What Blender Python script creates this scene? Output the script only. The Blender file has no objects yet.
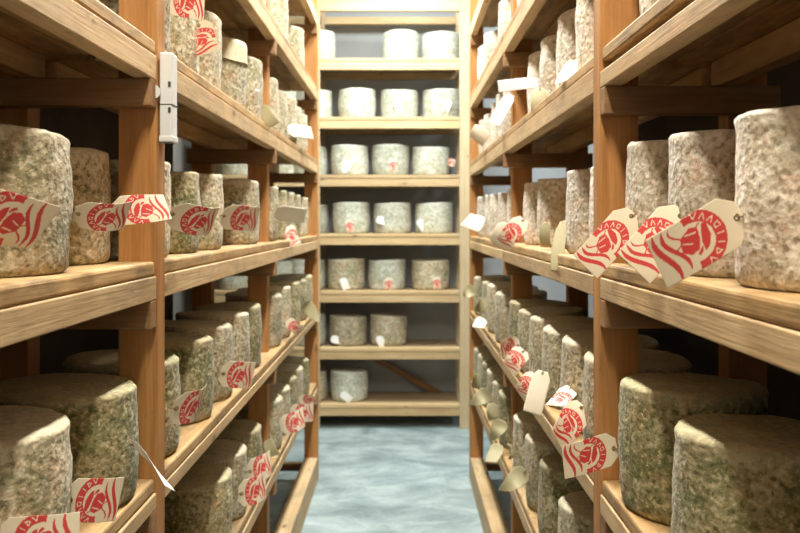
import bpy, bmesh, math, random
from mathutils import Vector, noise, Matrix
random.seed(7)
C = bpy.context.scene.collection
PI = math.pi
H = 1.755          # eye height of the photographer
F = 770.0          # focal length in pixels of an 800 px wide frame
VX, VY = 402.0, 222.0

# ------------------------------------------------------------------ helpers
def at(px, py, y):
    """point at depth y that the photo shows at (px, py)"""
    return Vector(((px - VX) * y / F, y, H + (VY - py) * y / F))

def link(o, parent=None):
    C.objects.link(o)
    if parent is not None:
        o.parent = parent
    return o

def obj(name, bm, mat, parent=None, smooth=False):
    me = bpy.data.meshes.new(name)
    bm.to_mesh(me); bm.free()
    for m in (mat if isinstance(mat, (list, tuple)) else [mat]):
        me.materials.append(m)
    if smooth:
        for p in me.polygons: p.use_smooth = True
    o = bpy.data.objects.new(name, me)
    return link(o, parent)

def tag(o, label, cat, group=None):
    o['label'] = label; o['category'] = cat
    if group: o['group'] = group
    return o

def thing(name, label, cat, loc=(0, 0, 0), group=None):
    o = bpy.data.objects.new(name, None)
    o.location = loc; o.empty_display_size = .05
    link(o)
    return tag(o, label, cat, group)

def add_box(bm, x0, x1, y0, y1, z0, z1, bev=.003):
    x0, x1 = min(x0, x1), max(x0, x1)
    r = bmesh.ops.create_cube(bm, size=1.0)
    vs = r['verts']
    for v in vs:
        v.co = Vector(((x0 + x1) / 2 + v.co.x * (x1 - x0), (y0 + y1) / 2 + v.co.y * (y1 - y0), (z0 + z1) / 2 + v.co.z * (z1 - z0)))
    if bev > 0:
        es = list({e for v in vs for e in v.link_edges})
        bmesh.ops.bevel(bm, geom=es, offset=bev, segments=2, profile=.5, affect='EDGES')

def box(name, mat, parent, x0, x1, y0, y1, z0, z1, bev=.003):
    """a board whose own origin is its middle"""
    cx, cy, cz = (x0 + x1) / 2, (y0 + y1) / 2, (z0 + z1) / 2
    bm = bmesh.new()
    add_box(bm, x0 - cx, x1 - cx, y0 - cy, y1 - cy, z0 - cz, z1 - cz, bev)
    o = obj(name, bm, mat, parent)
    o.location = (cx, cy, cz)
    return o

# ------------------------------------------------------------------ materials
def new_mat(name):
    m = bpy.data.materials.new(name); m.use_nodes = True
    nt = m.node_tree; nt.nodes.clear()
    out = nt.nodes.new('ShaderNodeOutputMaterial')
    b = nt.nodes.new('ShaderNodeBsdfPrincipled')
    nt.links.new(b.outputs[0], out.inputs[0])
    return m, nt, b

def N(nt, typ, **kw):
    n = nt.nodes.new(typ)
    for k, v in kw.items():
        if k.startswith('i_'):
            n.inputs[int(k[2:])].default_value = v
        else:
            setattr(n, k, v)
    return n

def ramp(nt, stops, src, interp='LINEAR'):
    r = nt.nodes.new('ShaderNodeValToRGB'); r.color_ramp.interpolation = interp
    el = r.color_ramp.elements
    while len(el) < len(stops): el.new(.5)
    for e, (p, c) in zip(el, stops):
        e.position = p; e.color = (*c, 1) if len(c) == 3 else c
    nt.links.new(src, r.inputs[0])
    return r

def mix(nt, a, b, fac, mode='MIX'):
    m = nt.nodes.new('ShaderNodeMix'); m.data_type = 'RGBA'; m.blend_type = mode
    for sock, v in ((6, a), (7, b), (0, fac)):
        if hasattr(v, 'is_output'): nt.links.new(v, m.inputs[sock])
        else: m.inputs[sock].default_value = (*v, 1) if isinstance(v, tuple) else v
    return m.outputs[2]

def coords(nt, scale=(1, 1, 1), rand=5.0):
    tc = N(nt, 'ShaderNodeTexCoord'); oi = N(nt, 'ShaderNodeObjectInfo')
    mp = N(nt, 'ShaderNodeMapping'); mp.inputs['Scale'].default_value = scale
    mul = N(nt, 'ShaderNodeMath', operation='MULTIPLY'); mul.inputs[1].default_value = rand * 7
    nt.links.new(oi.outputs['Random'], mul.inputs[0])
    cb = N(nt, 'ShaderNodeCombineXYZ')
    for i in range(3): nt.links.new(mul.outputs[0], cb.inputs[i])
    nt.links.new(tc.outputs['Object'], mp.inputs[0]); nt.links.new(cb.outputs[0], mp.inputs[1])
    return mp.outputs[0], oi

def noise_tex(nt, vec, scale, detail=4, rough=.55, dist=0):
    n = N(nt, 'ShaderNodeTexNoise'); n.inputs['Scale'].default_value = scale
    n.inputs['Detail'].default_value = detail; n.inputs['Roughness'].default_value = rough
    n.inputs['Distortion'].default_value = dist
    nt.links.new(vec, n.inputs['Vector'])
    return n.outputs['Fac']

def wood(name, axis, lo, mid, hi, stain=(.30, .24, .17), stain_amt=.5):
    """pine with its grain along one axis, knots and grime"""
    m, nt, b = new_mat(name)
    st = [9, 9, 9]; st[axis] = .55
    v, oi = coords(nt, tuple(st))
    g = noise_tex(nt, v, 3.2, 5, .6, .35)
    r = ramp(nt, [(.28, lo), (.5, mid), (.72, hi)], g)
    st2 = [60, 60, 60]; st2[axis] = 2.0
    v2, _ = coords(nt, tuple(st2))
    g2 = noise_tex(nt, v2, 3.0, 3, .6)
    r2 = ramp(nt, [(.3, (.84, .80, .74)), (.6, (1.04, 1.03, 1.0))], g2)
    c = mix(nt, r.outputs[0], r2.outputs[0], .75, 'MULTIPLY')
    # grime blotches
    sb = [6, 6, 6]; sb[axis] = 2.2
    v3, _ = coords(nt, tuple(sb))
    g3 = noise_tex(nt, v3, 2.2, 6, .7)
    f3 = ramp(nt, [(.46, (0, 0, 0)), (.66, (stain_amt,) * 3)], g3)
    c = mix(nt, c, stain, f3.outputs[0])
    # knots
    sk = [7, 7, 7]; sk[axis] = 3.0
    v4, _ = coords(nt, tuple(sk))
    vo = N(nt, 'ShaderNodeTexVoronoi'); vo.inputs['Scale'].default_value = 1.0
    nt.links.new(v4, vo.inputs['Vector'])
    k = ramp(nt, [(.04, (1, 1, 1)), (.11, (0, 0, 0))], vo.outputs['Distance'])
    kk = N(nt, 'ShaderNodeMath', operation='MULTIPLY'); kk.inputs[1].default_value = .75
    nt.links.new(k.outputs[0], kk.inputs[0])
    c = mix(nt, c, (.13, .065, .03), kk.outputs[0])
    # small dark stains and dents
    ss = [16, 16, 16]; ss[axis] = 7
    v5, _ = coords(nt, tuple(ss))
    g5 = noise_tex(nt, v5, 2.0, 4, .6)
    f5 = ramp(nt, [(.66, (0, 0, 0)), (.74, (.55,) * 3)], g5)
    c = mix(nt, c, (.14, .09, .05), f5.outputs[0])
    # board to board tint
    br = N(nt, 'ShaderNodeMapRange'); br.inputs[3].default_value = .86; br.inputs[4].default_value = 1.1
    nt.links.new(oi.outputs['Random'], br.inputs[0])
    hs = N(nt, 'ShaderNodeHueSaturation'); nt.links.new(br.outputs[0], hs.inputs['Value'])
    nt.links.new(c, hs.inputs['Color'])
    nt.links.new(hs.outputs[0], b.inputs['Base Color'])
    b.inputs['Roughness'].default_value = .62
    b.inputs['Specular IOR Level'].default_value = .3
    bp = N(nt, 'ShaderNodeBump'); bp.inputs['Strength'].default_value = .25; bp.inputs['Distance'].default_value = .004
    nt.links.new(g2, bp.inputs['Height']); nt.links.new(bp.outputs[0], b.inputs['Normal'])
    return m

POST = wood('orange_pine_upright', 2, (0.310, 0.132, 0.039), (0.430, 0.202, 0.062), (0.500, 0.257, 0.092), (0.285, 0.141, 0.053), .3)
BEAM = wood('pale_pine_rail', 1, (0.473, 0.306, 0.146), (0.585, 0.401, 0.213), (0.654, 0.479, 0.274), (0.326, 0.236, 0.133), .65)
BOARD = wood('stained_pine_board', 1, (0.360, 0.208, 0.079), (0.480, 0.302, 0.131), (0.547, 0.375, 0.188), (0.180, 0.121, 0.062), .8)
JOIST = wood('brown_pine_joist', 0, (0.227, 0.113, 0.045), (0.310, 0.166, 0.070), (0.379, 0.224, 0.108), (0.173, 0.100, 0.051), .4)
BACKP = wood('pale_pine_back_upright', 2, (0.522, 0.389, 0.214), (0.612, 0.475, 0.283), (0.675, 0.544, 0.344), (0.450, 0.328, 0.191), .3)
BACKD = wood('brown_pine_back_board', 0, (.24, .16, .08), (.32, .22, .12), (.38, .27, .15), (.2, .14, .08), .4)
BACKB = wood('pale_pine_back_rail', 0, (0.490, 0.334, 0.161), (0.578, 0.408, 0.209), (0.648, 0.490, 0.279), (0.394, 0.270, 0.139), .4)

def cheese_mat(name, base, mould, chalk, dark, warm, mould_pos=.5):
    m, nt, b = new_mat(name)
    v, oi = coords(nt, (1, 1, 1), 3)
    n1 = noise_tex(nt, v, 9, 6, .65, .4)          # big mould patches
    n2 = noise_tex(nt, v, 78, 4, .62, .12)          # blistered crust
    n3 = noise_tex(nt, v, 20, 5, .65, .2)
    vo = N(nt, 'ShaderNodeTexVoronoi'); vo.inputs['Scale'].default_value = 75
    nt.links.new(v, vo.inputs['Vector'])
    c1 = ramp(nt, [(.32, chalk), (.5, base), (.68, warm)], n3).outputs[0]
    f1 = ramp(nt, [(mould_pos - .06, (0, 0, 0)), (mould_pos + .12, (.85,) * 3)], n1).outputs[0]
    c2 = mix(nt, c1, mould, f1)
    f2 = ramp(nt, [(.54, (0, 0, 0)), (.62, (.9,) * 3)], n2).outputs[0]
    c3 = mix(nt, c2, dark, f2)
    f4 = ramp(nt, [(.38, (.9,) * 3), (.46, (0, 0, 0))], n2).outputs[0]
    c4 = mix(nt, c3, chalk, f4)
    # velvety pale bloom on top faces (it grows there)
    geo = N(nt, 'ShaderNodeTexCoord'); sp = N(nt, 'ShaderNodeSeparateXYZ')
    nt.links.new(geo.outputs['Object'], sp.inputs[0])
    zr = N(nt, 'ShaderNodeMapRange'); zr.inputs[1].default_value = .232; zr.inputs[2].default_value = .262
    zr.inputs[4].default_value = .6
    nt.links.new(sp.outputs[2], zr.inputs[0])
    c5 = mix(nt, c4, tuple(x * .93 for x in chalk), zr.outputs[0])
    br = N(nt, 'ShaderNodeMapRange'); br.inputs[3].default_value = .84; br.inputs[4].default_value = 1.14
    nt.links.new(oi.outputs['Random'], br.inputs[0])
    hs = N(nt, 'ShaderNodeHueSaturation'); nt.links.new(br.outputs[0], hs.inputs['Value'])
    nt.links.new(c5, hs.inputs['Color']); nt.links.new(hs.outputs[0], b.inputs['Base Color'])
    b.inputs['Roughness'].default_value = .9
    b.inputs['Specular IOR Level'].default_value = .15
    b.inputs['Sheen Weight'].default_value = .1
    b.inputs['Sheen Roughness'].default_value = .5
    ad = N(nt, 'ShaderNodeMath', operation='MULTIPLY_ADD'); ad.inputs[1].default_value = .5
    nt.links.new(vo.outputs['Distance'], ad.inputs[0]); nt.links.new(n2, ad.inputs[2])
    bp = N(nt, 'ShaderNodeBump'); bp.inputs['Strength'].default_value = .7; bp.inputs['Distance'].default_value = .005
    nt.links.new(ad.outputs[0], bp.inputs['Height']); nt.links.new(bp.outputs[0], b.inputs['Normal'])
    return m

M_GREY = cheese_mat('grey_rind', (0.412, 0.342, 0.215), (0.222, 0.225, 0.114), (0.626, 0.551, 0.397), (0.157, 0.140, 0.074), (0.461, 0.311, 0.174), .52)
M_GREEN = cheese_mat('green_mould_rind', (0.339, 0.281, 0.146), (0.141, 0.148, 0.053), (0.514, 0.437, 0.269), (0.100, 0.096, 0.036), (0.381, 0.244, 0.110), .47)
M_PALE = cheese_mat('pale_chalky_rind', (0.596, 0.511, 0.392), (0.379, 0.358, 0.237), (0.778, 0.707, 0.605), (0.299, 0.238, 0.154), (0.596, 0.417, 0.295), .56)
M_BACK = cheese_mat('blue_grey_rind', (0.459, 0.454, 0.348), (0.306, 0.322, 0.227), (0.646, 0.643, 0.545), (0.238, 0.231, 0.152), (0.442, 0.379, 0.250), .54)

def plain(name, col, rough=.6, metal=0, noise_amt=0):
    m, nt, b = new_mat(name)
    b.inputs['Roughness'].default_value = rough; b.inputs['Metallic'].default_value = metal
    if noise_amt:
        v, _ = coords(nt, (1, 1, 1))
        g = noise_tex(nt, v, 40, 4, .6)
        r = ramp(nt, [(.3, tuple(c * (1 - noise_amt) for c in col)), (.7, col)], g)
        nt.links.new(r.outputs[0], b.inputs['Base Color'])
    else:
        b.inputs['Base Color'].default_value = (*col, 1)
    return m

def print_mat(name, paper, ink):
    m, nt, b = new_mat(name)
    at_ = N(nt, 'ShaderNodeAttribute', attribute_name='ink')
    f = ramp(nt, [(.42, (0, 0, 0)), (.58, (1, 1, 1))], at_.outputs['Fac']).outputs[0]
    v, _ = coords(nt, (1, 1, 1))
    g = noise_tex(nt, v, 120, 3, .6)
    pr = ramp(nt, [(.3, tuple(c * .9 for c in paper)), (.7, paper)], g).outputs[0]
    ir = ramp(nt, [(.35, tuple(min(1, c * 1.0) for c in ink)), (.7, (ink[0] * .9 + .05, ink[1] + .035, ink[2] + .03))], g).outputs[0]
    nt.links.new(mix(nt, pr, ir, f), b.inputs['Base Color'])
    b.inputs['Roughness'].default_value = .55
    return m

PAPER_RED = print_mat('red_printed_paper', (.80, .70, .52), (.60, .035, .035))
PAPER_PLAIN = plain('plain_cream_paper', (.78, .70, .54), .6, 0, .12)
PAPER_WHITE = plain('plain_white_paper', (.84, .84, .80), .6, 0, .06)
PAPER_OLIVE = plain('yellowed_paper', (.46, .40, .22), .65, 0, .45)
STRING = plain('brown_string', (.22, .15, .07), .8)
BRASS = plain('dull_brass', (.30, .22, .11), .4, .7)
CLOTH = plain('cream_muslin', (.62, .54, .36), .9, 0, .2)
WHITEP = plain('grey_white_plastic', (.70, .71, .70), .4, 0, .05)
DARKP = plain('dark_plastic', (.05, .05, .05), .5)

# ------------------------------------------------------------------ the room
def struct(name, bm, mat):
    o = obj(name, bm, mat); o['kind'] = 'structure'; return o

def wall_mat(name, a, b_, sc=1.2):
    m, nt, b = new_mat(name)
    v, _ = coords(nt, (1, 1, 1), 0)
    g = noise_tex(nt, v, sc, 6, .65, .3)
    r = ramp(nt, [(.3, a), (.7, b_)], g)
    nt.links.new(r.outputs[0], b.inputs['Base Color'])
    b.inputs['Roughness'].default_value = .85
    bp = N(nt, 'ShaderNodeBump'); bp.inputs['Strength'].default_value = .15; bp.inputs['Distance'].default_value = .005
    nt.links.new(noise_tex(nt, v, 60, 3), bp.inputs['Height']); nt.links.new(bp.outputs[0], b.inputs['Normal'])
    return m

def floor_mat():
    m, nt, b = new_mat('blue_grey_concrete')
    v, _ = coords(nt, (1, 1.6, 1), 0)
    g = noise_tex(nt, v, 2.6, 9, .72, .5)
    r = ramp(nt, [(.34, (.17, .22, .22)), (.5, (.29, .355, .35)), (.64, (.42, .49, .47))], g)
    g2 = noise_tex(nt, v, 38, 4, .7)
    r2 = ramp(nt, [(.35, (.86, .88, .88)), (.65, (1.05, 1.05, 1.05))], g2)
    c = mix(nt, r.outputs[0], r2.outputs[0], .8, 'MULTIPLY')
    nt.links.new(c, b.inputs['Base Color'])
    rr = ramp(nt, [(.3, (.35,) * 3), (.7, (.6,) * 3)], g)
    nt.links.new(rr.outputs[0], b.inputs['Roughness'])
    bp = N(nt, 'ShaderNodeBump'); bp.inputs['Strength'].default_value = .15; bp.inputs['Distance'].default_value = .003
    nt.links.new(g2, bp.inputs['Height']); nt.links.new(bp.outputs[0], b.inputs['Normal'])
    return m

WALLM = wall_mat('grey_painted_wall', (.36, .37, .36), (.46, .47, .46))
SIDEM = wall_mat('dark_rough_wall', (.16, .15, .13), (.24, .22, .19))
SHADEM = wall_mat('dark_shade_panel', (.035, .028, .022), (.07, .055, .04), 3)  # near-black tone stands in for the shade behind the racks
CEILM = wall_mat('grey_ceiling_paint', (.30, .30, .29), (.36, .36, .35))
XL, XR, YF, YB, ZC = -1.9, 2.0, -2.2, 7.12, 4.1
def slab(name, mat, *b):
    bm = bmesh.new(); add_box(bm, *b, bev=0); return struct(name, bm, mat)
slab('floor', floor_mat(), XL, XR, YF, YB, -.1, 0)
slab('ceiling', CEILM, XL, XR, YF, YB, ZC, ZC + .1)
slab('wall_back', WALLM, XL, XR, YB, YB + .1, 0, ZC)
slab('wall_front', CEILM, XL, XR, YF - .1, YF, 0, ZC)
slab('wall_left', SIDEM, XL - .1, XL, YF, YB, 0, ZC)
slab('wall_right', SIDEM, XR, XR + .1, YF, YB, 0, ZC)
slab('shade_panel_left', SHADEM, -1.16, -1.10, YF, 3.7, 0, ZC)  # added dark panel, keeps the space behind the near left rack shadowy
slab('shade_panel_right', SHADEM, .98, 1.04, YF, 3.7, 0, ZC)  # its added twin, darkens the gaps behind the near right rack

# ------------------------------------------------------------------ side racks
RACK = {
    -1: dict(f=.57, T=[1.42, .915, .42, -.092, -.595, -1.085], B=[1.327, .82, .328, -.18, -.665, -1.165]),
    1: dict(f=.46, T=[1.345, .865, .405, -.095, -.598, -1.07], B=[1.25, .765, .310, -.178, -.678, -1.155]),
}
DEPTH = .40
P0, P1, P2, P3 = -.15, 1.79, 3.51, 5.20      # camera-side faces of the upright pairs
PT = .062                                     # upright thickness
def build_rack(s, label):
    R = RACK[s]; f = R['f']
    X = lambda d: s * (f + d)
    t = thing('storage_rack', label, 'rack', (X(.2), 2.5, 0))
    def part(name, mat, d0, d1, y0, y1, z0, z1, bev=.003):
        o = box(name, mat, t, min(X(d0), X(d1)), max(X(d0), X(d1)), y0, y1, z0, z1, bev)
        o.location = o.location - t.location
        return o
    ztop = H + R['T'][0] + .28
    for p, rec in ((P0, 0), (P1, 0), (P2, .044), (P3, 0)):
        part('upright', POST, rec, rec + .09, p, p + PT, 0, ztop)
        part('upright', POST, DEPTH - .10, DEPTH - .01, p, p + PT, 0, ztop)
    for T, B in zip(R['T'], R['B']):
        T += H; B += H
        bt = .033
        for i, (a, e) in enumerate(((P0 + PT, P1), (P1 + PT, P2 + .02), (P2 + .023, P3 + .0))):
            rails_top = T - bt
            gap = 0
            if s == 1 and i == 0 and abs(T - H - .405) < .01: gap = .022
            ze = random.uniform(-.003, .003)
            part('front_rail', BEAM, 0, .042, a, e, B, rails_top - gap - .001)
            part('rear_rail', BEAM, DEPTH - .142, DEPTH - .101, a, e, B, rails_top - .001)
            o1 = random.uniform(0, .004)
            part('shelf_board', BOARD, .005 - o1, .172, a + .002, e - .002, rails_top, T, .006)
            part('shelf_board', BOARD, .176, DEPTH - .102, a + .002, e - .002, rails_top, T, .004)
        for p in (P0, P1, P2, P3):
            part('cross_joist', JOIST, .0, DEPTH + .0, p - .044, p - .001, B - .064, B - .0005)
    # skids on the floor and foot ties
    for p in (P0, P1, P2, P3):
        part('foot_tie', JOIST, .092 if p != P2 else .136, DEPTH - .101, p + .005, p + PT - .005, .07, .12)
    # long sill on the floor between the near-side faces of the uprights
    part('floor_sill', BEAM, 0, .09, P0 + PT + .001, P1 - .046, .0, .165)
    part('floor_sill', BEAM, 0, .09, P1 + PT + .001, P2 - .046, .0, .165)
    part('floor_sill', BEAM, 0, .0425, P2 - .045, P2 + PT, .0, .165)
    part('floor_sill', BEAM, 0, .09, P2 + PT + .001, P3 - .001, .0, .165)
    return t
build_rack(-1, 'long pine cheese rack filling the left side of the aisle')
build_rack(1, 'long pine cheese rack filling the right side of the aisle')

# ------------------------------------------------------------------ back rack
BY0, BY1 = 6.53, 7.02
BT = [1.89, 1.39, .892, .40, -.0975, -.585, -1.068, -1.547]
bk = thing('storage_rack', 'pale pine rack across the end of the aisle, seven tiers of cheeses', 'rack', (-.5, 6.78, 0))
def bpart(name, mat, *b, bev=.003):
    o = box(name, mat, bk, *b, bev=bev); o.location = o.location - bk.location; return o
for x in (-1.72, -.80, .49):
    bpart('upright', BACKP, x, x + .10, BY0, BY0 + .05, 0, H + 1.93)
    bpart('upright', BACKP, x, x + .10, BY1 - .05, BY1, 0, H + 1.93)
for T in BT:
    z = H + T
    for a, e in ((-1.62, -.801), (-.699, .489)):
        bpart('front_rail', BACKB, a, e, BY0 + .002, BY0 + .045, z - .098, z - (.03 if T < 1.8 else 0))
        bpart('rear_rail', BACKB, a, e, BY1 - .045, BY1 - .002, z - .098, z - .03)
        if T < 1.8:
            bpart('shelf_board', BACKB, a, e, BY0 - .003, BY0 + .09, z - .0295, z, bev=.004)
            bpart('shelf_board', BACKD, a, e, BY0 + .093, BY1, z - .0295, z, bev=.004)
    for x in (-1.72, -.80, .49):
        bpart('cross_joist', JOIST, x + .03, x + .07, BY0 + .051, BY1 - .051, z - .10, z - .035)
# diagonal brace low at the back
bm = bmesh.new(); add_box(bm, -.40, .40, -.012, .012, -.028, .028)
br = obj('diagonal_brace', bm, JOIST, bk)
br.location = Vector((-.0, 7.045, H - 1.385)) - bk.location; br.rotation_euler = (0, math.atan2(.33, .62), 0)

# ------------------------------------------------------------------ cheeses
def cheese_mesh(name, r, h, seed, rim=.011, belly=.006):
    bm = bmesh.new(); seg = 56
    prof = []
    for i in range(5): prof.append((r * i / 5.2, h))
    for i in range(7):
        a = PI / 2 * i / 6; prof.append((r - rim + rim * math.sin(a), h - rim + rim * math.cos(a)))
    for i in range(1, 15):
        z = (h - rim) - (h - rim - .014) * i / 14
        prof.append((r + belly * math.sin(PI * z / h) - belly * .5, z))
    for i in range(1, 5):
        a = PI / 2 * i / 4; prof.append((r - .014 + .014 * math.cos(a) - belly * .5, .014 - .014 * math.sin(a)))
    rings = []
    off = Vector((seed * 3.7, seed * 1.3, 0))
    for (rr, z) in prof:
        ring = []
        if rr < 1e-6:
            ring = [bm.verts.new((0, 0, z))]
        else:
            for k in range(seg):
                a = 2 * PI * k / seg
                p = Vector((rr * math.cos(a), rr * math.sin(a), z))
                n = noise.fractal(p * 9 + off, 1.0, 2.0, 3) * .003 + noise.fractal(p * 38 + off, .8, 2.0, 3) * .0014
                lump = 1 + .007 * math.sin(2 * a + seed) + .004 * math.sin(3 * a + seed * 2)
                w = min(1, rr / (r * .8))
                q = Vector((p.x * lump, p.y * lump, z))
                q += Vector((math.cos(a), math.sin(a), 0)) * n * 1.3 * w
                if z > h * .6: q.z += n * .9 + (z / h) ** 4 * .006 * math.sin(a + seed)
                q.z = max(q.z, 0)
                ring.append(bm.verts.new(q))
        rings.append(ring)
    for a, b in zip(rings, rings[1:]):
        if len(a) == 1:
            for k in range(seg): bm.faces.new((a[0], b[k], b[(k + 1) % seg]))
        else:
            for k in range(seg): bm.faces.new((a[k], b[k], b[(k + 1) % seg], a[(k + 1) % seg]))
    bm.faces.new(list(reversed(rings[-1])))
    bmesh.ops.recalc_face_normals(bm, faces=bm.faces[:])
    me = bpy.data.meshes.new(name); bm.to_mesh(me); bm.free()
    for p in me.polygons: p.use_smooth = True
    return me

SRC = {}
for key, mat in (('grey', M_GREY), ('green', M_GREEN), ('pale', M_PALE), ('back', M_BACK)):
    SRC[key] = []
    for i in range(3):
        me = cheese_mesh('cheese_' + key, .145, .262, hash(key) % 7 * 0 + len(SRC) * 10 + i)
        me.materials.append(mat); SRC[key].append(me)

cheeses = {}
def cheese(key, x, y, z, label, group, r=.145, h=.262, kind='grey', rot=None):
    me = random.choice(SRC[kind])
    o = bpy.data.objects.new('cheese_wheel', me); link(o)
    o.location = (x, y, z)
    o.scale = (r / .145, r / .145, h / .262)
    o.rotation_euler = (0, 0, random.uniform(0, 6.28) if rot is None else rot)
    tag(o, label, 'cheese', group)
    cheeses[key] = o
    return o

def from_sil(s, px, xc, r):
    """depth of a round of radius r whose middle stands xc off the centre line and whose aisle-side outline the photo has at px"""
    tgt = math.atan(abs(px - VX) / F)
    lo, hi = .3, 9
    for _ in range(50):
        y = (lo + hi) / 2
        a = math.atan2(xc, y) - math.asin(r / math.hypot(xc, y))
        if a > tgt: lo = y
        else: hi = y
    return y

ORD = ['first', 'second', 'third', 'fourth', 'fifth', 'sixth', 'seventh', 'eighth', 'ninth', 'tenth']
SHELF = ['highest shelf', 'second-highest shelf', 'shelf above eye level', 'eye-level shelf', 'shelf below eye level', 'lowest shelf']
# outline positions in the photo, (px, r, h, extra distance from the shelf edge)
ROWS = {
 (-1, 0): [(305, .14, .26, .04), (311, .14, .26, .05)],
 (-1, 1): [(268, .14, .26, .03), (288, .14, .26, .03), (304, .14, .26, .03), (311, .14, .26, .03), (316, .135, .26, .03)],
 (-1, 2): [(70, .145, .26, .05), (166, .145, .265, .03), (194, .145, .265, .035), (217.5, .145, .265, .035), (246, .145, .262, .03), (260, .143, .262, .02),
           (272.5, .143, .262, .025), (282, .145, .26, .03), (291, .145, .27, .02), (299, .14, .26, .03), (306, .14, .255, .03), (312, .14, .26, .04)],
 (-1, 3): [(70, .15, .247, .03), (109, .14, .245, .085), (168, .14, .245, .03), (200, .14, .244, .035), (222, .135, .246, .03), (259, .15, .258, .03),
           (273, .14, .262, .03), (284, .14, .26, .03), (294, .14, .26, .03), (301, .135, .25, .03), (308, .14, .25, .03)],
 (-1, 4): [(70, .15, .25, .01), (137, .148, .248, .003), (177, .14, .245, .01), (213, .135, .245, .01), (225.5, .135, .25, .008), (244, .135, .255, .008),
           (257, .135, .25, .01), (281, .135, .25, .01), (291, .14, .255, .008), (300, .135, .25, .01), (307, .135, .25, .01), (312, .135, .25, .01)],
 (-1, 5): [(232, .135, .228, .008), (246, .125, .238, .008), (262, .13, .238, .008), (274, .13, .238, .008), (286, .13, .238, .008), (295, .13, .238, .008),
           (303, .13, .238, .008), (309, .13, .238, .008), (314, .13, .25, .01)],
 (1, 0): [(490, .14, .26, .03), (482, .14, .26, .03)],
 (1, 1): [(548, .14, .26, .04), (518, .14, .26, .04), (499, .14, .26, .04), (484, .14, .25, .03), (478, .14, .25, .03), (474, .14, .25, .03)],
 (1, 2): [(640, .145, .265, .035), (577, .145, .275, .045), (557, .145, .262, .045), (541.5, .145, .262, .045), (527.6, .145, .262, .045), (514, .145, .262, .03),
          (503, .145, .262, .03), (495, .145, .262, .04), (487, .14, .24, .03), (480, .14, .24, .03), (475, .14, .24, .03)],
 (1, 3): [(735, .137, .255, .03), (669, .132, .253, .03), (632, .132, .262, .03), (590, .14, .245, .03), (566.5, .14, .25, .035), (538, .145, .262, .06), (529, .14, .255, .05),
          (519, .135, .25, .05), (506, .14, .25, .04), (496, .14, .25, .03), (487, .14, .25, .03), (477.5, .14, .25, .02)],
 (1, 4): [(672, .15, .247, .003), (619, .147, .26, .003), (589, .135, .25, .01), (568, .14, .255, .01), (547, .13, .25, .006), (532, .135, .25, .006), (525, .13, .25, .006),
          (512.6, .14, .25, .006), (495, .13, .25, .006), (487, .14, .255, .004), (482, .13, .25, .006), (474, .13, .25, .006)],
 (1, 5): [(602, .135, .245, .006), (559, .135, .24, .006), (538, .14, .25, .006), (526, .14, .255, .006), (513, .13, .25, .006), (505, .125, .25, .006), (498, .13, .25, .006),
          (491, .13, .25, .006), (485, .125, .25, .006), (480, .125, .25, .006), (476, .125, .25, .006)],
}
def look(kind): return {'grey': 'grey-brown mottled cheese', 'green': 'green-grey mouldy cheese', 'pale': 'pale chalky cheese'}[kind]
for (s, lv), row in ROWS.items():
    R = RACK[s]; side = 'left' if s < 0 else 'right'
    placed = []
    for i, (px, r, h, d) in enumerate(row):
        xc = R['f'] + d + r
        y = from_sil(s, px, xc, r)
        if placed: y = max(y, placed[-1] + .004 + row[i - 1][1] + r)
        placed.append(y)
    # keep clear of the uprights (front ones stand 9 cm deep)
    seg = {}
    for i, ((px, r, h, d), y) in enumerate(zip(row, placed)):
        xc = R['f'] + d + r
        if y > P3 - r - .05: continue
        for p, dd in ((P1, .09), (P2, .134)):
            # nearest distance between round and post footprint
            cx = R['f'] + dd
            for (qx) in (cx,):
                if d < dd:
                    need = math.sqrt(max(0, r * r - max(0, xc - cx) ** 2)) + .004
                    if abs(y - (p + PT / 2)) < need + PT / 2:
                        y = p - need if y < p + PT / 2 else p + PT + need
        if seg.get('last') and y - seg['last'][0] < seg['last'][1] + r + .003:
            y = seg['last'][0] + seg['last'][1] + r + .004
            for p, dd in ((P1, .09), (P2, .134)):
                need = math.sqrt(max(0, r * r - max(0, xc - R['f'] - dd) ** 2)) + .004
                if abs(y - (p + PT / 2)) < need + PT / 2: y = p + PT + need
        if y > P3 - r - .02: continue
        seg['last'] = (y, r)
        bay = 0 if y < P1 else (1 if y < P2 else 2)
        seg.setdefault(bay, 0); n = seg[bay]; seg[bay] += 1
        if s > 0: kind = 'pale' if lv <= 3 else 'green' if (lv == 4 and i in (0, 1, 7)) or (lv == 5 and i % 3 == 2) else 'grey'
        else: kind = ('grey' if lv <= 2 else random.choice(['grey', 'grey', 'green']) if lv == 3 else random.choice(['green', 'green', 'grey']))
        if (s, lv, i) == (-1, 3, 0): kind = 'grey'
        where = ['on the near side of the near upright', 'beyond the near upright', 'beyond the middle upright'][bay]
        lab = '%s, %s %s, %s, %s rack' % (look(kind), ORD[n], where, SHELF[lv], side)
        lab = lab.replace('on the near side of', 'before')
        xs = s * xc
        cheese((s, lv, i), xs, y, H + R['T'][lv], lab, 'cheeses on the %s rack, %s' % (side, SHELF[lv]), r, h, kind)

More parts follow.
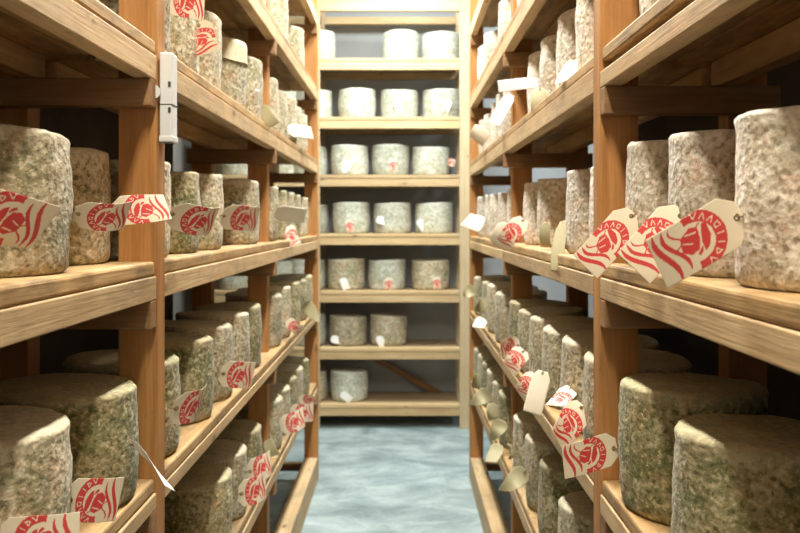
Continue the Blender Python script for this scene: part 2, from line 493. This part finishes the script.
BACK = [
 [(316, 1), (401, 1), (441, 1)],
 [(313, 1), (357, 1), (399.5, 1), (441.5, 1)],
 [(308, 1), (349.5, 1), (390.5, 1), (431, 1)],
 [(309, 1), (351, 1), (392.5, 1), (434, 1)],
 [(306, 1), (346, 1), (387, 1), (430.5, 1)],
 [(307, 1), (348, 1), (388.5, 1)],
 [(308, 1), (349, 1)],
]
TIER = ['top tier', 'second tier from the top', 'third tier from the top', 'fourth tier from the top', 'third tier from the bottom', 'second tier from the bottom', 'bottom tier']
COLN = ['half hidden at the left', 'leftmost fully seen', 'middle', 'rightmost']
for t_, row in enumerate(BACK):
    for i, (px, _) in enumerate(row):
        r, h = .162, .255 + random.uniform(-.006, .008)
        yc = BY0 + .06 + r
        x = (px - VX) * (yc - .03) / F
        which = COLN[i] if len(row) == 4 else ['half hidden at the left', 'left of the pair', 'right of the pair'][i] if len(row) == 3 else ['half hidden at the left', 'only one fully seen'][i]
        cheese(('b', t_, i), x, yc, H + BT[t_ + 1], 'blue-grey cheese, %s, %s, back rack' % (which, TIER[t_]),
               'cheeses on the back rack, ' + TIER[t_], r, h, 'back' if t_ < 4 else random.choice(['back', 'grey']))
    # further left, seen through the left rack
    for x in (-1.02 - .33 * 0, -1.42):
        cheese(('bb', t_, x), x - .02, BY0 + .23, H + BT[t_ + 1], 'grey cheese at the %s, %s, back rack, behind left rack' % ('far left' if x < -1.2 else 'left', TIER[t_]),
               'cheeses on the back rack behind the left rack', .16, .25, 'back')

# ------------------------------------------------------------------ tags
def seg_d(px, py, ax, ay, bx, by):
    dx, dy = bx - ax, by - ay; L = dx * dx + dy * dy
    t = max(0, min(1, ((px - ax) * dx + (py - ay) * dy) / L)); return math.hypot(px - ax - t * dx, py - ay - t * dy)
LET = {  # strokes in a 1 x 1 cell
 'V': [(0.05, 1, .5, 0), (.5, 0, .95, 1)], 'A': [(0.05, 0, .5, 1), (.5, 1, .95, 0)], 'I': [(.5, 0, .5, 1)],
 'O': [(.15, .1, .85, .1), (.85, .1, .85, .9), (.85, .9, .15, .9), (.15, .9, .15, .1)], 'D': [(.2, 0, .2, 1), (.2, 1, .85, .6), (.85, .6, .85, .4), (.85, .4, .2, 0)]}
WORD = 'AVVOIIDA'
def poly_in(pts, x, y):
    c = False; j = len(pts) - 1
    for i in range(len(pts)):
        xi, yi = pts[i]; xj, yj = pts[j]
        if (yi > y) != (yj > y) and x < (xj - xi) * (y - yi) / (yj - yi) + xi: c = not c
        j = i
    return c
CUP = [(.80, -.22), (.93, -.27), (1.12, -.17), (1.16, .06), (1.04, .17), (.90, .14), (.83, -.02)]
CAP = [(.64, -.20), (.72, -.24), (.77, -.12), (.83, .08), (.82, .22), (.74, .18), (.65, .02)]
EYE = [(.83, .10), (.86, .20), (.93, .25), (.96, .20), (.90, .16)]
def ink(x, y):
    """print on the tag: x along its length from the hole end in tag widths, y across it"""
    cx = .92; dx, dy = x - cx, y
    rr = math.hypot(dx, dy); th = math.atan2(dy, -dx)
    if .36 < rr < .57 and abs(th) < 1.75:
        s_ = (th + 1.45) / 2.9 * len(WORD); k = int(math.floor(s_))
        if 0 <= k < len(WORD):
            u = (s_ - k - .14) / .72; v = 1 - (rr - .405) / .115
            for a in LET[WORD[k]]:
                if seg_d(u, v, *a) < .085: return 0
        return 1
    x2, y2 = .90 + (x - .90) / 1.08, y / 1.08
    if seg_d(x, y, .86, -.16, 1.04, -.20) < .014 or seg_d(x, y, .98, .0, 1.12, -.08) < .012: return 0
    if poly_in(CUP, x2, y2) or poly_in(CAP, x2, y2) or poly_in(EYE, x2, y2): return 1
    if rr < .34 and abs(y + .3 - .5 * (x - .7)) < .012: return 1
    for (c0, amp, w0, y0, y1) in ((1.32, .10, .042, -.48, .42), (1.49, .07, .05, -.50, .50), (1.22, .08, .022, -.45, .0)):
        if y0 < y < y1:
            t = (y - y0) / (y1 - y0)
            c = c0 + amp * math.sin(t * 5.2 + .4) - .10 * t
            if abs(x - c) < w0 * (math.sin(PI * t) ** .6 + .08): return 1
    return 0
LW = 1.62
def tag_mesh(name, mat, curl, twist, nu, nv, printed, wave=0):
    """paper slip along local +X from the hole, face to -Y; size in tag widths"""
    bm = bmesh.new(); lay = bm.verts.layers.float.new('ink'); grid = []
    for i in range(nu + 1):
        u = i / nu * LW; row = []
        half = .5 * min(1, .52 + u / .28 * .48)         # clipped corners by the hole
        a = curl * (u / LW)
        for j in range(nv + 1):
            v = (j / nv - .5) * 2 * half
            if abs(curl) > 1e-3:
                R_ = LW / curl; x = R_ * math.sin(a); y = R_ * (1 - math.cos(a))
            else: x, y = u, 0
            y += wave * math.sin(u * 4.2) * .5 + wave * .6 * v * math.sin(u * 3)
            tw = twist * u / LW
            vv = bm.verts.new((x, y + v * math.sin(tw), v * math.cos(tw)))
            vv[lay] = ink(u, v) if printed else 0
            row.append(vv)
        grid.append(row)
    for i in range(nu):
        for j in range(nv):
            uc, vc = (i + .5) / nu * LW, (j + .5) / nv - .5
            if math.hypot(uc - .13, vc * .75) < .035: continue
            bm.faces.new((grid[i][j], grid[i + 1][j], grid[i + 1][j + 1], grid[i][j + 1]))
    me = bpy.data.meshes.new(name); bm.to_mesh(me); bm.free(); me.materials.append(mat)
    for p in me.polygons: p.use_smooth = True
    return me
TM = {}
for k, (cu, tw, wv) in enumerate(((.25, .15, .02), (.9, .4, .04), (-.6, -.35, .05), (1.5, .2, .02), (-.2, .7, .06), (1.2, -1.2, .22), (-1.0, 1.3, .25))):
    TM['red', k] = tag_mesh('tag_paper', PAPER_RED, cu, tw, 110, 70, True, wv)
    TM['cream', k] = tag_mesh('tag_paper', PAPER_PLAIN, cu, tw, 24, 12, False, wv)
    TM['white', k] = tag_mesh('tag_paper', PAPER_WHITE, cu, tw, 24, 12, False, wv)
    TM['olive', k] = tag_mesh('tag_paper', PAPER_OLIVE, cu, tw, 24, 12, False, wv)
def eyelet_mesh():
    bm = bmesh.new()
    for i in range(12):
        a0, a1 = 2 * PI * i / 12, 2 * PI * (i + 1) / 12
        q = []
        for a in (a0, a1):
            for (r, y) in ((.035, 0), (.06, -.012), (.075, 0), (.06, .01)):
                q.append(bm.verts.new((.13 + r * math.cos(a), y, r * math.sin(a))))
        for j in range(4): bm.faces.new((q[j], q[(j + 1) % 4], q[4 + (j + 1) % 4], q[4 + j]))
    bmesh.ops.remove_doubles(bm, verts=bm.verts[:], dist=1e-5)
    bmesh.ops.recalc_face_normals(bm, faces=bm.faces[:])
    me = bpy.data.meshes.new('eyelet'); bm.to_mesh(me); bm.free(); me.materials.append(BRASS); return me
def string_mesh():
    """a knotted loop of string from the hole back towards the rind"""
    bm = bmesh.new(); pts = [Vector((.13, -.02, 0)), Vector((.06, -.05, .03)), Vector((-.05, -.02, .04)), Vector((-.12, .06, .0)), Vector((-.05, .05, -.04)), Vector((.08, .02, -.02)), Vector((.13, .02, 0))]
    prev = None
    for i, p in enumerate(pts):
        d = (pts[min(i + 1, len(pts) - 1)] - pts[max(i - 1, 0)]).normalized()
        a = d.orthogonal().normalized(); b = d.cross(a); ring = []
        for k in range(6): ring.append(bm.verts.new(p + (a * math.cos(k * PI / 3) + b * math.sin(k * PI / 3)) * (.018 if i not in (0,) else .03)))
        if prev:
            for k in range(6): bm.faces.new((prev[k], prev[(k + 1) % 6], ring[(k + 1) % 6], ring[k]))
        prev = ring
    me = bpy.data.meshes.new('string'); bm.to_mesh(me); bm.free(); me.materials.append(STRING); return me
EYE_M, STR_M = eyelet_mesh(), string_mesh()
NT = [0]
def paper_tag(kind, p0, p1, w, label, group, var=0, roll=0., parts=True, length=None):
    """p0 = hole end, p1 = tail end (world); w = tag width in metres; roll = turn about its length"""
    p0, p1 = Vector(p0), Vector(p1); d = p1 - p0; L = length or d.length
    t = thing('paper_tag', label, 'tag', p0, group)
    xa = d.normalized(); yv = Vector((0, 1, 0))
    ya = (yv - xa * yv.dot(xa)).normalized(); za = xa.cross(ya)
    M = Matrix((xa, ya, za)).transposed() @ Matrix.Rotation(roll, 3, 'X')
    t.rotation_euler = M.to_euler()
    def ch(me, nm, sc):
        o = bpy.data.objects.new(nm, me); link(o, t); o.scale = sc; return o
    w *= .87; sx = L / LW
    o = ch(TM[kind, var], 'paper', (sx, w, w))
    so = o.modifiers.new('thick', 'SOLIDIFY'); so.thickness = .006; so.offset = 0
    if parts:
        ch(EYE_M, 'eyelet', (w, w, w)); ch(STR_M, 'string', (w, w, w))
    return t

# (kind, hole px, tail px, depth at hole, depth at tail, width m, variant, roll, label)
TAGS = [
 ('red', (-36, 212), (31, 220), 1.11, 1.225, .10, 2, .1, 'red-printed tag on the nearest eye-level cheese, cut by the photo\'s left edge'),
 ('red', (74, 213), (133, 228), 1.42, 1.46, .065, 1, .5, 'red-printed tag poking right from the nearest left cheese, lower of two at the upright'),
 ('red', (112, 212), (166, 206), 1.58, 1.66, .07, 4, .3, 'red-printed tag crossing the near left upright'),
 ('red', (169, 213), (228, 234), 1.90, 2.02, .09, 1, .3, 'red-printed tag just beyond the near left upright at eye level'),
 ('red', (222, 216), (262, 221), 2.5, 2.75, .10, 0, .2, 'red-printed tag curled round the broad cheese at eye level on the left rack'),
 ('cream', (275, 212), (308, 217), 3.6, 4.0, .09, 0, .2, 'long plain cream tag at eye level on the left rack'),
 ('red', (289, 226), (291, 242), 4.0, 3.9, .07, 1, .3, 'small red and white tag hanging low at the far eye-level left shelf'),
 ('red', (164, -4), (207, 5), 1.98, 2.04, .10, 0, .1, 'red-printed tag cut by the top edge beyond the near left upright'),
 ('red', (198, 22), (204, 52), 2.26, 2.24, .095, 0, .2, 'red-printed tag high on the left on a tall grey cheese'),
 ('cream', (252, 97), (272, 101), 3.0, 3.1, .07, 3, .3, 'tan tag on the shelf above eye level, left rack'),
 ('olive', (262, 106), (270, 125), 3.25, 3.2, .06, 1, .4, 'folded brown tag hanging above eye level, left rack'),
 ('cream', (288, 130), (315, 133), 4.1, 4.5, .085, 0, .2, 'long cream tag near the far end above eye level, left rack'),
 ('red', (63, 500), (121, 503), 1.36, 1.40, .092, 0, .05, 'red-printed tag standing between the two big lower left cheeses'),
 ('red', (-4, 542), (76, 540), 1.20, 1.20, .085, 0, .0, 'red-printed tag cut by the bottom left corner'),
 ('white', (131, 443), (182, 483), 1.56, 1.50, .055, 2, .8, 'long plain white slip hanging over the shelf edge at the near left upright'),
 ('red', (172, 408), (213, 414), 1.90, 1.96, .10, 1, .2, 'red-printed tag on the second cheese row below eye level, just beyond left upright'),
 ('red', (220, 373), (254, 378), 2.38, 2.42, .10, 0, .2, 'pinkish red tag on the narrow cheeses before the middle left upright'),
 ('red', (288, 320), (296, 333), 3.9, 3.85, .07, 3, .2, 'small red and white tag beyond the middle left upright, shelf below eye level'),
 ('olive', (303, 305), (318, 312), 4.4, 4.5, .09, 6, .3, 'yellowish tag at the far end of the shelf below eye level, left rack'),
 ('red', (238, 494), (270, 492), 2.60, 2.62, .105, 1, .1, 'lower of two red tags on the lowest left shelf'),
 ('red', (247, 472), (275, 468), 2.74, 2.76, .10, 1, .1, 'upper of two red tags on the lowest left shelf'),
 ('olive', (267, 440), (270, 456), 3.4, 3.35, .06, 1, .3, 'dark folded tag beside the middle upright, lowest left shelf'),
 ('red', (280, 426), (306, 422), 3.5, 3.5, .105, 1, .2, 'red tag beyond the middle upright, lowest left shelf, nearer of two touching tags'),
 ('red', (290, 413), (313, 414), 3.8, 3.8, .105, 0, .2, 'red tag beyond the middle upright, lowest left shelf, farther of two touching tags'),
 ('red', (299, 400), (318, 398), 4.4, 4.4, .07, 2, .2, 'brownish red tag at the far end of the lowest left shelf'),
 ('red', (742, 214), (662, 264), 1.10, 1.06, .088, 0, .0, 'large red-printed tag on the nearest eye-level cheese of the right rack'),
 ('red', (684, 212), (636, 266), 1.36, 1.32, .088, 0, .25, 'red-printed tag overlapped by the large tag, right rack at eye level'),
 ('red', (634, 213), (587, 266), 1.62, 1.58, .08, 0, .15, 'red-printed tag across the near right upright at eye level'),
 ('red', (524, 219), (500, 246), 3.05, 2.98, .085, 3, .2, 'heart-like red tag at eye level midway along the right rack'),
 ('cream', (507, 224), (492, 245), 3.3, 3.3, .075, 1, .3, 'plain cream tag behind the red one at eye level, right rack'),
 ('olive', (547, 222), (537, 252), 2.62, 2.6, .05, 3, .9, 'narrow folded tag seen edge-on, left one of two at eye level, right rack'),
 ('olive', (563, 221), (550, 273), 2.35, 2.25, .05, 1, 1.0, 'long narrow dangling tag seen edge-on at eye level, right rack'),
 ('cream', (483, 225), (470, 222), 4.5, 4.6, .11, 2, .2, 'tan tag near the far end at eye level, right rack'),
 ('cream', (574, 60), (563, 90), 2.28, 2.2, .06, 2, .6, 'cream tag with a dark fold above eye level, right rack'),
 ('olive', (540, 88), (536, 108), 2.75, 2.7, .06, 1, .5, 'small brown folded tag above eye level, right rack'),
 ('white', (539, 82), (498, 86), 2.9, 2.9, .05, 0, .1, 'long white slip across pale cheeses above eye level, right rack'),
 ('white', (511, 95), (494, 122), 3.5, 3.4, .06, 0, .4, 'white slip hanging slanted above eye level, right rack'),
 ('cream', (484, 128), (474, 140), 4.3, 4.3, .12, 1, .2, 'cream tag at the far end above eye level, right rack'),
 ('red', (617, 447), (567, 464), 1.70, 1.64, .085, 0, .05, 'red-printed tag at the foot of near right upright, shelf below eye level'),
 ('red', (583, 405), (556, 443), 1.98, 1.9, .085, 4, .3, 'red-printed tag just beyond the near right upright, shelf below eye level'),
 ('red', (571, 387), (552, 414), 2.2, 2.1, .06, 2, .8, 'folded pink tag between plain slip and red tags, shelf below eye level, right rack'),
 ('cream', (543, 371), (532, 413), 2.45, 2.4, .068, 0, .3, 'plain pinkish slip hanging down, shelf below eye level, right rack'),
 ('red', (535, 374), (519, 391), 2.55, 2.5, .06, 3, .5, 'pink-edged tag left of the plain slip, shelf below eye level, right rack'),
 ('red', (520, 345), (498, 350), 2.95, 2.9, .085, 4, .2, 'crumpled red tag midway on the shelf below eye level, right rack, left of pair'),
 ('red', (524, 350), (510, 364), 2.85, 2.8, .08, 1, .5, 'crumpled red tag midway on the shelf below eye level, right rack, right of pair'),
 ('olive', (486, 302), (467, 312), 3.9, 3.8, .09, 6, .3, 'yellowish tag beyond the middle upright, shelf below eye level, right rack'),
 ('olive', (474, 288), (460, 297), 4.6, 4.6, .10, 5, .3, 'yellowish tag jutting out at the far end below eye level, right rack'),
 ('cream', (483, 318), (476, 332), 4.0, 3.9, .07, 2, .3, 'small pale tag hanging at far shelf edge below eye level, right rack'),
 ('olive', (526, 470), (505, 492), 2.86, 2.8, .085, 5, .3, 'yellowish tag on the lowest right shelf, nearest one'),
 ('olive', (513, 447), (502, 462), 3.2, 3.1, .07, 6, .3, 'orange-brown tag on the lowest right shelf beside narrow cheeses'),
 ('olive', (502, 420), (493, 440), 3.55, 3.5, .09, 5, .3, 'yellowish drooping tag in the middle of the lowest right shelf'),
 ('olive', (497, 405), (484, 424), 3.75, 3.7, .09, 6, .3, 'yellowish tag above the drooping one, lowest right shelf'),
 ('olive', (490, 392), (474, 404), 4.1, 4.05, .11, 5, .3, 'broad yellowish tag near the far end, lowest right shelf'),
 ('olive', (482, 378), (466, 388), 4.6, 4.55, .11, 6, .3, 'yellowish tag at the far end of the lowest right shelf'),
 ('olive', (498, 444), (492, 466), 3.45, 3.4, .08, 2, .6, 'crumpled yellowish tag hanging lowest on the right rack'),
]
for (kind, a, b, ya, yb, w, var, roll, lab) in TAGS:
    p0, p1 = at(a[0], a[1], ya), at(b[0], b[1], yb)
    paper_tag(kind, p0, p1, w, lab, 'tags on the cheeses of the side racks', var, roll, ya < 3.3)

# tags of the back rack: (tier, column, px, py, kind, angle)
BTAGS = [(1, 1, 354, 107, 'white', 100), (1, 2, 398, 106, 'white', 60), (1, 3, 447, 106, 'white', 110),
 (2, 1, 346, 167, 'white', 95), (2, 2, 393, 165, 'red', 80), (2, 3, 449, 162, 'red', 10),
 (3, 1, 349.5, 226, 'red', 75), (3, 2, 382.5, 221, 'white', 20), (3, 3, 422, 225, 'white', 55),
 (4, 1, 344.5, 284, 'white', 70), (4, 2, 389, 284, 'red', 90), (4, 3, 437, 283, 'red', 85),
 (5, 1, 337, 340, 'white', 10), (5, 2, 381, 342, 'white', 65), (6, 1, 346, 397, 'white', 40)]
for (t_, c, px, py, kind, ang) in BTAGS:
    ch = cheeses['b', t_, c]
    # the face of the round at that column
    yy = 6.55
    for _ in range(4):
        x = (px - VX) * yy / F; dx = x - ch.location.x
        yy = ch.location.y - math.sqrt(max(.164 ** 2 - dx * dx, .0004)) - .012
    ctr = at(px, py, yy); a = math.radians(ang)
    L, w = .108, .075
    dv = Vector((math.cos(a), 0, -math.sin(a))) * L / 2
    which = (COLN[c] if t_ < 5 else ['', 'left of the pair', 'right of the pair'][c] if t_ == 5 else 'only one fully seen')
    paper_tag(kind, ctr - dv, ctr + dv, w, '%s tag, cheese %s, %s, back rack' % ('red and white' if kind == 'red' else 'small white', which, TIER[t_]),
              'tags on the back rack', 0, 0, False)

# ------------------------------------------------------------------ grey-white box screwed to the near left upright
d = thing('junction_box', 'tall narrow grey-white plastic box fixed to the near left upright', 'box', (-.555, 1.82, H + .292))
bm = bmesh.new(); add_box(bm, -.0, .030, -.022, .022, -.105, .105, .004); obj('housing', bm, WHITEP, d).location = (-.012, 0, 0)
bm = bmesh.new(); add_box(bm, -.001, .032, -.0235, .0235, -.105, -.09, .003); obj('end_cap', bm, WHITEP, d).location = (-.012, 0, 0)
bm = bmesh.new(); add_box(bm, -.0005, .0308, -.0228, .0228, -.018, -.0162, 0); obj('seam', bm, DARKP, d).location = (-.012, 0, 0)
for z in (.03, -.03):
    bm = bmesh.new(); add_box(bm, -.003, .003, -.002, .002, -.006, .006, .001)
    obj('clip', bm, DARKP, d).location = (.012, -.0225, z)
bm = bmesh.new()
bmesh.ops.create_cone(bm, cap_ends=True, segments=24, radius1=.014, radius2=.016, depth=.010, matrix=Matrix.Rotation(PI / 2, 4, 'X'))
obj('grommet', bm, WHITEP, d).location = (-.02, -.034, .01)

# muslin cap on one left cheese (shelf above eye level)
ch = cheeses[-1, 2, 4]
ch['label'] = 'green-grey cheese with a cream muslin cap, shelf above eye level, left rack'
bm = bmesh.new(); rings = []
for (rr, z) in ((.02, .2655), (.10, .2660), (.135, .2655), (.1465, .262), (.1495, .25), (.1500, .225), (.1505, .20), (.1515, .182)):
    rings.append([bm.verts.new(((rr + .001 * math.sin(9 * k * PI / 24) * (z < .24)) * math.cos(2 * PI * k / 48), rr * math.sin(2 * PI * k / 48), z + .003 * math.sin(k * .7) * (z < .2))) for k in range(48)])
for a, b in zip(rings, rings[1:]):
    for k in range(48): bm.faces.new((a[k], b[k], b[(k + 1) % 48], a[(k + 1) % 48]))
bm.faces.new(rings[0])
bmesh.ops.recalc_face_normals(bm, faces=bm.faces[:])
cp = obj('muslin_cap', bm, CLOTH, ch, True)

# ------------------------------------------------------------------ lamps
def lamp_fixture(x, y, z, L, power, col, label, w=.18):
    t = thing('ceiling_light', label, 'ceiling light', (x, y, z))
    bm = bmesh.new(); add_box(bm, -w / 2, w / 2, -L / 2, L / 2, .0, .06, .004); obj('housing', bm, WHITEP, t)
    li = bpy.data.lights.new('tube_light', 'AREA'); li.shape = 'RECTANGLE'; li.size = w; li.size_y = L
    li.energy = power; li.color = col
    lo = bpy.data.objects.new('tube_light', li); link(lo, t); lo.location = (0, 0, -.01)
    return t
lamp_fixture(-.05, 5.3, ZC - .07, 1.5, 440, (.90, .98, 1.0), 'long ceiling light over the far end of the aisle')
lamp_fixture(-.05, 2.8, ZC - .07, 1.6, 380, (.98, .99, .97), 'long ceiling light over the middle of the aisle')
lamp_fixture(-.05, .3, ZC - .07, 1.5, 300, (1.0, .93, .78), 'long ceiling light over the near end of the aisle')
lamp_fixture(1.3, 6.0, ZC - .07, 1.2, 60, (.72, .86, 1.0), 'ceiling light beyond the right rack')
# daylight coming from the doorway side behind the photographer
li = bpy.data.lights.new('doorway_light', 'AREA'); li.shape = 'RECTANGLE'; li.size = .9; li.size_y = 1.4; li.energy = 42; li.color = (1.0, .91, .76)
lo = bpy.data.objects.new('doorway_light', li); link(lo); lo.location = (0, YF + .05, 2.5); lo.rotation_euler = (PI / 2, 0, 0)

W = bpy.data.worlds.new('World'); bpy.context.scene.world = W; W.use_nodes = True
W.node_tree.nodes['Background'].inputs[0].default_value = (.05, .05, .05, 1)
W.node_tree.nodes['Background'].inputs[1].default_value = .2

# ------------------------------------------------------------------ camera
cam = bpy.data.cameras.new('camera'); co = bpy.data.objects.new('camera', cam); link(co)
co.location = (0, 0, H); co.rotation_euler = (PI / 2, 0, 0)
cam.sensor_width = 36; cam.lens = F / 800 * 36
cam.shift_x = -(VX - 400) / 800; cam.shift_y = -(266.5 - VY) / 800
cam.clip_start = .02
cam.dof.use_dof = True; cam.dof.focus_distance = 1.6; cam.dof.aperture_fstop = 5.0
sc = bpy.context.scene; sc.camera = co
sc.view_settings.view_transform = 'Standard'; sc.view_settings.look = 'None'
sc.view_settings.gamma = 1; sc.view_settings.use_curve_mapping = False
sc.view_settings.exposure = -1.42
